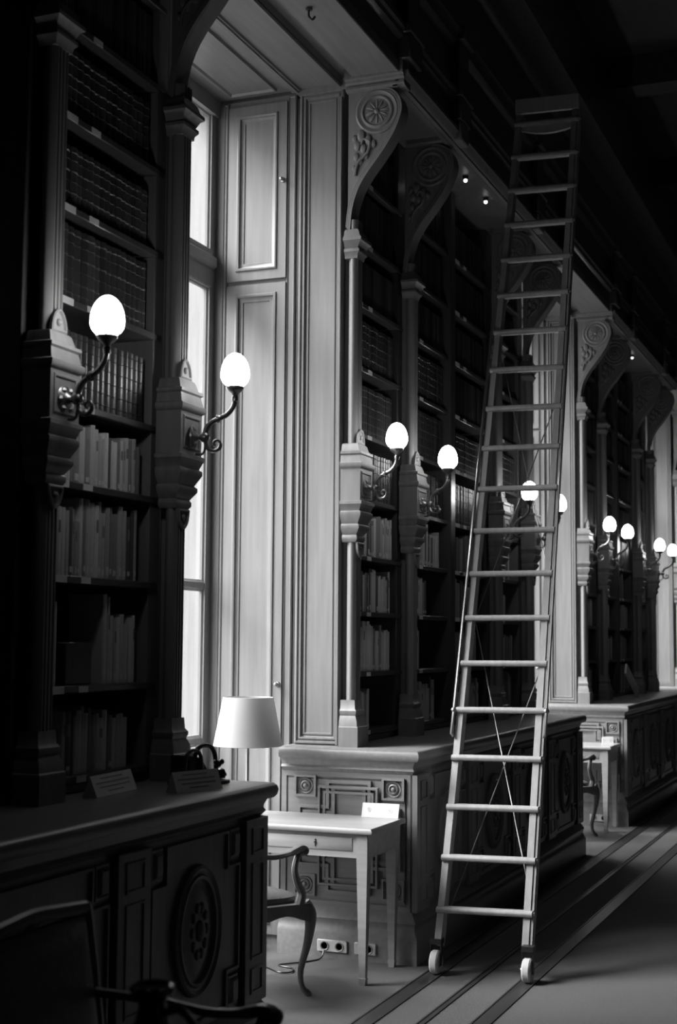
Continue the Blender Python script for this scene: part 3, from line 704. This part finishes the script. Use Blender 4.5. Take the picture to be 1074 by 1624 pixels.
b = MB(); A, B = lad(19.0, -1), lad(19.0, 1); n = 10
L = []
for i in range(n+1):
    p = A.lerp(B, i/n); dz = .045*(1-(2*i/n-1)**2)*.9+.012
    L.append([p+Vector((0, y, z)) for y, z in ((.02, -.012), (.05, -.012), (.05, -.012-dz), (.02, -.012-dz))])
part('curved_brace', b.loops(L), LADW, t, lo)
wr = .058
for s, cx in ((-1, -2.222), (1, -1.751)):
    c = (cx, 6.985, wr+.004); m = MB()
    m.lathe([(.012, -.021), (.040, -.021), (.052, -.021), (wr, -.014), (wr, .014), (.052, .021), (.040, .021), (.012, .021)], c, 26, 'x')
    wo = part('wheel', m, RUBBER, t, lo)
    h = MB().lathe([(.003, -.034), (.010, -.034), (.012, -.026), (.028, -.024), (.028, .024), (.012, .026), (.003, .026)], c, 14, 'x'); part('hub', h, STEEL, wo)
    fk = MB()
    for e in (-1, 1): fk.loops([[Vector((cx+e*.027+a, y, z)) for a, y in ((-.002, -.012), (.002, -.012), (.002, .012), (-.002, .012))] for y0, z in ((0, .05),) for _ in (0,) for y in (0,)] if False else [[(cx+e*.027+a, 6.985+yy+sh, z) for a, yy in ((-.002, -.013), (.002, -.013), (.002, .013), (-.002, .013))] for sh, z in ((0, .045), (.012, .175))])
    fk.box(cx-.03, cx+.03, 6.975, 7.03, .150, .176); part('fork', fk, IRON, wo)
def rod(k0, s0, k1, s1):
    part('bracing_rod', MB().tube([lad(k0, s0*.93, .100), lad(k1, s1*.93, .100)], .0032, 6), STEEL, t, lo)
rod(.2, 1, 6.3, -1); rod(-.3, -1, 5.5, 1.04); rod(5.9, -1, 11.9, 1.04); rod(6.8, 1.02, 12.9, -1)
# ------------------------------------------------------------------ writing tables
def make_table(loc, label, dx):
    t = thing('writing_table', label, 'table', loc, 0)
    x0, x1, y0, y1 = -1.02, 0, 0, .48        # the aisle end is x = 0, the drawer side y = 0
    P = lambda key, mat, fn, par=t, nm=None, at=(0, 0, 0): link(nm or key, cached(key, mat, fn), par, at)
    def top():
        L = []
        for d, z in ((.014, .720), (.004, .724), (0, .733), (.002, .743), (.010, .750)): L.append([(x0-.02+d, y0-.02+d, z), (x1+.02-d, y0-.02+d, z), (x1+.02-d, y1+.02-d, z), (x0-.02+d, y1+.02-d, z)])
        return MB().loops(L)
    P('tabletop', TABLEW, top)
    P('apron', TABLEW, lambda: MB().box(x0+.01, x1-.008, y0+.008, y1-.008, .605, .720))
    def dr():
        m = MB(); m.relief(rect(-.55, -.085, .632, .706), [(0, 0), (.001, -.003), (.004, -.003), (.005, .002), (.008, .004)], ymap(y0+.008)); return m
    d_ = P('drawer_front', TABLEW, dr)
    def dl():
        m = MB(); m.relief(rect(-.93, -.565, .632, .706), [(0, 0), (.001, -.003), (.004, -.003), (.005, .002), (.008, .004)], ymap(y0+.008)); return m
    P('drawer_front_left', TABLEW, dl, nm='drawer_front')
    def kh():
        m = MB(); m.lathe([(.002, -.001), (.006, -.001), (.006, .004), (.002, .004)], (-.285, y0, .672), 10, 'y'); m.relief([(-.288, .652), (-.282, .652), (-.2825, .67), (-.2875, .67)], [(0, 0), (.0005, .001)], ymap(y0+.003)); m.ball((-.285, y0+.003, .684), .005, 6, 4); return m
    P('keyhole', IRON, kh, d_)
    for xx in (x0+.01, x1-.066):
        for yy in (y0, y1-.056):
            def lg():
                m = MB(); L = []
                for z, i in ((.720, 0), (.60, 0), (.035, .012), (.034, .009), (.0, .013)): L.append([(i, i, z), (.056-i, i, z), (.056-i, .056-i, z), (i, .056-i, z)])
                return m.loops(L[::-1])
            P('leg', TABLEW, lg, at=(xx, yy, 0))
    return t
make_table((-2.442, 6.605, 0), 'wooden writing table with drawer and tapered legs in the bright window recess', 0)
make_table((-2.44, 12.70, 0), 'far writing table in the recess beyond the ladder', 0)
def tent_card(loc, rz, w_, h_, label, mode, lean=.025):
    t = thing('tent_card', label, 'card', loc, rz)
    c = MB(); th = .0012
    c.loops([[(x, y, z) for y, z in ((-lean, 0), (-lean+th, 0), (th*.5, h_-th), (lean-th, 0), (lean, 0), (0, h_))] for x in (-w_/2, w_/2)])
    part('folded_card', c, PAPER if mode != 'lines' else LABELM, t)
    p = MB(); 
    def mp(u, v, hh): return (u, -lean*(1-v/h_)-.0008-hh, v)
    if mode == 'marks':
        for u, v, r in ((-w_*.30, h_*.55, .010), (w_*.27, h_*.5, .012)):
            p.relief(ell(u, v, r, r, 16), [(0, 0), (.0005, .0004)], mp, False); p.relief(ell(u, v, r, r, 16), [(0, .0002), (.002, .0004)], mp, False); p.relief(ell(u-.002, v+.001, r*.35, r*.4, 10), [(0, 0), (.001, .0004)], mp)
    else:
        for i, (a, b) in enumerate(((-.30, .25), (-.42, .40), (-.36, .38), (-.2, .2))):
            v = h_*(.80-.2*i); p.relief(rect(a*w_, b*w_, v, v+.004), [(0, 0), (.0003, .0003)], mp)
    m_ = plain('faint_ink', .5, .8) if mode == 'marks' else INK
    part('printed_mark', p, m_, t); return t
tent_card((-2.545, 7.06, .751), math.radians(2), .20, .072, 'long white folded tent card on the writing table corner', 'marks')
tent_card((-2.49, 12.90, .751), math.radians(20), .10, .075, 'small white folded card on the far writing table', 'marks', .03)
tent_card((-2.50, 4.86, 1.096), math.radians(73), .245, .075, 'pale card with printed lines propped on the nearest counter', 'lines', .03)
tent_card((-2.735, 4.64, 1.096), math.radians(95), .34, .075, 'dim card lying in shadow before the nearest bookcase', 'lines', .03)
# ------------------------------------------------------------------ armchairs
def make_chair(loc, rz, label, group=None, high=0):
    t = thing('armchair', label, 'chair', loc, rz, group)
    P = lambda key, mat, fn, par=t, nm=None: link(nm or key, cached(key, mat, fn), par)
    hw, hd = .27, .25         # faces +x
    def fleg(s):
        c = cat([(hd-.005, s*(hw-.03), .43), (hd+.022, s*(hw-.015), .37), (hd+.012, s*(hw-.02), .25), (hd-.018, s*(hw-.035), .12), (hd-.012, s*(hw-.03), .045), (hd+.014, s*(hw-.02), .012), (hd+.02, s*(hw-.018), .002)], 4); n = len(c)
        r = [.030, .031, .032, .031, .030, .027, .0245, .022, .020, .0185, .017, .016, .015, .0145, .014, .0135, .0135, .014, .015, .016, .017, .0175, .017, .015, .012]
        return MB().tube(c, r[:n], 10)
    def bleg(s):
        c = cat([(-hd+.01, s*(hw-.05), .43), (-hd-.0, s*(hw-.05), .3), (-hd-.03, s*(hw-.05), .12), (-hd-.06, s*(hw-.05), .003)], 4); n = len(c)
        return MB().tube(c, [.024-.009*i/n for i in range(n)], 8)
    for s in (-1, 1): P('front_leg%d' % s, CHAIRW, lambda: fleg(s), nm='leg'); P('rear_leg%d' % s, CHAIRW, lambda: bleg(s), nm='leg')
    def rail():
        m = MB(); n = 12
        def side(A, B):
            A, B = Vector(A), Vector(B); d = (B-A).normalized(); q = Vector((d.y, -d.x, 0)); L = []
            for i in range(n+1):
                u = i/n; p = A.lerp(B, u); zb = .375-.012*math.cos(4*math.pi*u)-.015*(2*u-1)**2
                L.append([p+q*a+Vector((0, 0, z)) for a, z in ((0, zb), (.018, zb+.004), (.022, .405), (.016, .432), (0, .436), (-.02, .432), (-.02, zb))])
            m.loops(L)
        side((hd, -hw+.01, 0), (-hd, -hw+.05, 0)) ; side((-hd, hw-.05, 0), (hd, hw-.01, 0)); side((hd, hw-.02, 0), (hd, -hw+.02, 0)); side((-hd, -hw+.05, 0), (-hd, hw-.05, 0))
        return m
    P('seat_rail', CHAIRW, rail)
    def cush():
        m = MB(); L = []
        for k, z in ((.96, .425), (1.0, .445), (.985, .462), (.90, .476), (.6, .488), (.2, .492)):
            l = []
            for i in range(28):
                a = 2*math.pi*i/28; ca, sa = math.cos(a), math.sin(a); e = .35
                l.append((k*(hd-.012)*math.copysign(abs(ca)**e, ca), k*(hw-.026-.016*(ca < 0))*math.copysign(abs(sa)**e, sa), z))
            L.append(l)
        return m.loops(L)
    P('seat_cushion', HIDE, cush)
    def arm(s):
        m = MB(); c = cat([(-hd-.05, s*(hw-.045), .70), (-.12, s*(hw-.01), .685), (.02, s*(hw+.012), .664), (.12, s*(hw+.012), .672), (.195, s*(hw), .690), (.225, s*(hw-.005), .680)], 5)
        n = len(c); m.tube(c, [(.017+.006*(i > n*.5), .014+.004*(i > n*.6)) for i in range(n)], 8); m.ball((.222, s*(hw-.005), .675), .026, 10, 6, (1, 1, .95))
        d = cat([(.19, s*(hw-.002), .67), (.165, s*(hw+.0), .60), (.185, s*(hw-.004), .53), (.215, s*(hw-.010), .48), (.205, s*(hw-.014), .425)], 5)
        m.tube(d, [.015+.012*(i/len(d))**2 for i in range(len(d))], 8); return m
    for s in (-1, 1): P('arm%d' % s, CHAIRW, lambda: arm(s), nm='arm')
    def bk():
        m = MB(); 
        def q(u, z): return Vector((-hd-.01-(z-.45)*.20, u, z))
        for s in (-1, 1):
            c = [q(s*(hw-.05), .43), q(s*(hw-.045), .55), q(s*(hw-.025), .75), q(s*(hw-.015), .90), q(s*(hw-.018), .955+high)]; m.tube(cat(c, 4), .019, 8)
        m.tube(cat([q(-hw+.018, .945+high), q(-.12, .955+high), q(0, .963+high), q(.12, .955+high), q(hw-.018, .945+high)], 4), .020, 8)
        m.tube([q(-hw+.05, .53), q(hw-.05, .53)], .017, 8); return m
    P('back_frame%g' % high, CHAIRW, bk, nm='back_frame')
    def bp():
        m = MB(); L = []
        for dx, ins in ((-.012, .0), (.012, .0), (.024, .025), (.030, .07)):
            L.append([Vector((-hd-.01-(z-.45)*.20+dx, u, z)) for u, z in ((-hw+.055+ins, .54+ins), (hw-.055-ins, .54+ins), (hw-.035-ins, .93+high-ins), (-hw+.035+ins, .93+high-ins))])
        return m.loops(L)
    P('back_pad%g' % high, HIDE, bp, nm='back_pad'); return t
def chair_at(corner, rz, label, group=None):   # corner = where the right front foot stands
    l = Vector((.265, -.25, 0)); c, s = math.cos(rz), math.sin(rz)
    return make_chair((corner[0]-(l.x*c-l.y*s), corner[1]-(l.x*s+l.y*c), 0), rz, label, group)
chair_at((-2.645, 6.335), math.radians(60), 'curved leg wooden armchair with leather seat at the writing table in the bright recess', 'wooden armchairs')
chair_at((-2.505, 12.42), math.radians(60), 'curved leg armchair at the far writing table beyond the ladder', 'wooden armchairs')
make_chair((-1.785, 3.25, 0), 0, 'dark armchair in deep shadow beside the nearest counter', 'wooden armchairs', -.028)
# ------------------------------------------------------------------ table lamp
t = thing('table_lamp', 'table lamp with pale cone shade on thin stem before the window', 'lamp', (-3.22, 6.86, .751)); c = (0, 0, 0)
part('base', MB().lathe([(.003, 0), (.075, 0), (.075, .010), (.060, .016), (.014, .022), (.010, .03)], c, 24), STEEL, t)
part('stem', MB().lathe([(.009, .02), (.009, .47), (.016, .475), (.016, .52), (.004, .525)], c, 12), STEEL, t)
sh = MB(); prof = [(.180, .360), (.132, .612)]
sh.loops([[(r*math.cos(2*math.pi*i/40), r*math.sin(2*math.pi*i/40), z) for i in range(40)] for r, z in ((.180, .358), (.182, .360), (.134, .612), (.132, .613), (.131, .611), (.179, .360))], True, False, False)
so = part('lamp_shade', sh, SHADE, t)
rg = MB()
for k in range(3):
    a = 2*math.pi*k/3; rg.tube([(.014*math.cos(a), .014*math.sin(a), .50), (.134*math.cos(a), .134*math.sin(a), .600)], .002, 5)
part('shade_carrier', rg, STEEL, so)
# ------------------------------------------------------------------ things on the nearest counter
t = thing('desk_clamp', 'dark metal desk clamp with bent tube handle beside the window edge', 'clamp', (-2.59, 5.085, 1.095), math.radians(75)); lo = neg((-2.60, 5.0, 1.095))
part('base_plate', MB().box(-2.72, -2.50, 4.93, 5.07, 1.096, 1.112, .004), BLACK, t, lo)
part('handle_tube', MB().tube(cat([(-2.64, 5.0, 1.11), (-2.635, 5.0, 1.20), (-2.62, 5.0, 1.235), (-2.58, 5.0, 1.245), (-2.545, 5.0, 1.238), (-2.52, 5.0, 1.21), (-2.512, 5.0, 1.17), (-2.505, 5.0, 1.11)], 5), .0095, 8), BLACK, t, lo)
k = MB()
for dx, dz in ((-.016, .012), (.016, .012), (0, .004)): k.ball((-2.51+dx, 4.985, 1.165+dz), .012, 8, 6)
k.lathe([(.004, 0), (.018, 0), (.02, .02), (.014, .035), (.004, .04)], (-2.49, 4.99, 1.112), 12); k.lathe([(.004, -.035), (.009, -.035), (.009, .0)], (-2.465, 4.99, 1.125), 8, 'x')
part('wing_screw', k, BLACK, t, lo)
w_ = MB(); w_.extrude([(-2.72, 1.112), (-2.585, 1.112), (-2.60, 1.135), (-2.655, 1.205), (-2.72, 1.215)], lambda u, v, a: (u, a, v), 4.95, 5.05); w_.ball((-2.64, 4.945, 1.14), .014, 10, 6)
part('wedge_body', w_, BLACK, t, lo)
part('side_tube', MB().tube(cat([(-2.76, 4.94, 1.10), (-2.755, 4.94, 1.20), (-2.73, 4.94, 1.232), (-2.69, 4.94, 1.232), (-2.665, 4.94, 1.20), (-2.66, 4.94, 1.11)], 5), .008, 8), BLACK, t, lo)
# ------------------------------------------------------------------ foreground: side table with carafe
t = thing('side_table', 'dark round side table under the carafe, in the shadowed corner', 'table', (-1.22, 2.35, 0))
part('tabletop', MB().lathe([(.01, .715), (.30, .715), (.315, .725), (.315, .742), (.305, .75), (.01, .75)], (0, 0, 0), 32), CHAIRW, t)
part('column', MB().lathe([(.05, .02), (.05, .08), (.03, .14), (.025, .40), (.04, .55), (.03, .62), (.07, .715)], (0, 0, 0), 16), CHAIRW, t)
for k in range(3):
    a = 2*math.pi*k/3+.4; part('leg', MB().tube(cat([(.02*math.cos(a), .02*math.sin(a), .16), (.14*math.cos(a), .14*math.sin(a), .12), (.26*math.cos(a), .26*math.sin(a), .015)], 4), [.026]*4+[.02]*5, 8), CHAIRW, t)
t = thing('carafe', 'dark glossy carafe with crowned rim glinting at the shadowed lower edge', 'carafe', (-1.37, 2.50, .751))
cm = metalm('dark_pewter', .10, .16, .9)
part('body', MB().lathe([(.01, 0), (.06, 0), (.072, .02), (.074, .10), (.062, .145), (.034, .172), (.027, .20), (.028, .215), (.038, .232), (.004, .232)], (0, 0, 0), 28), cm, t)
rm = MB().lathe([(.030, .222), (.041, .228), (.043, .236), (.041, .243), (.034, .246), (.03, .238)], (0, 0, 0), 28)
for k in range(10): rm.ball((.041*math.cos(k*.628), .041*math.sin(k*.628), .238), .006, 6, 4)
part('crowned_rim', rm, cm, t)
part('handle', MB().tube(cat([(.03, 0, .195), (.065, 0, .20), (.10, 0, .16), (.105, 0, .10), (.07, 0, .05)], 5), .008, 8), cm, t)
# ------------------------------------------------------------------ sockets and cable
def socket(x, y, label, wd=.17):
    t = thing('wall_socket', label, 'socket', (x, y, .035))
    part('face_plate', MB().box(-wd/2, wd/2, -.012, 0, 0, .062, .004), PLASTIC, t)
    for xx in (-.042, .042) if wd > .15 else (.02,):
        part('outlet', MB().lathe([(.003, -.006), (.014, -.006), (.018, -.014), (.023, -.016), (.024, -.012)], (xx, 0, .031), 16, 'y'), plain('outlet_grey', .25, .4), t)
socket(-2.83, BAY[1]-.0405, 'pale double wall socket low on the counter plinth behind the table leg'); socket(-2.645, BAY[1]-.0405, 'single wall socket low on the counter plinth, right of the double one', .12)
socket(-2.63, BAY[2]-.0405, 'wall socket low on the far counter plinth behind the far chair')
cb = MB().tube(cat([(-3.35, 6.95, .006), (-3.1, 6.80, .006), (-2.96, 6.70, .006), (-2.90, 6.72, .006), (-2.93, 6.80, .006), (-3.02, 6.84, .006), (-2.95, 6.93, .006), (-2.88, 7.05, .006), (-2.872, 7.09, .045)], 6), .004, 6)
tag(part('power_cable', cb, BLACK), 'thin dark power cable looped on the carpet under the table', 'cable')
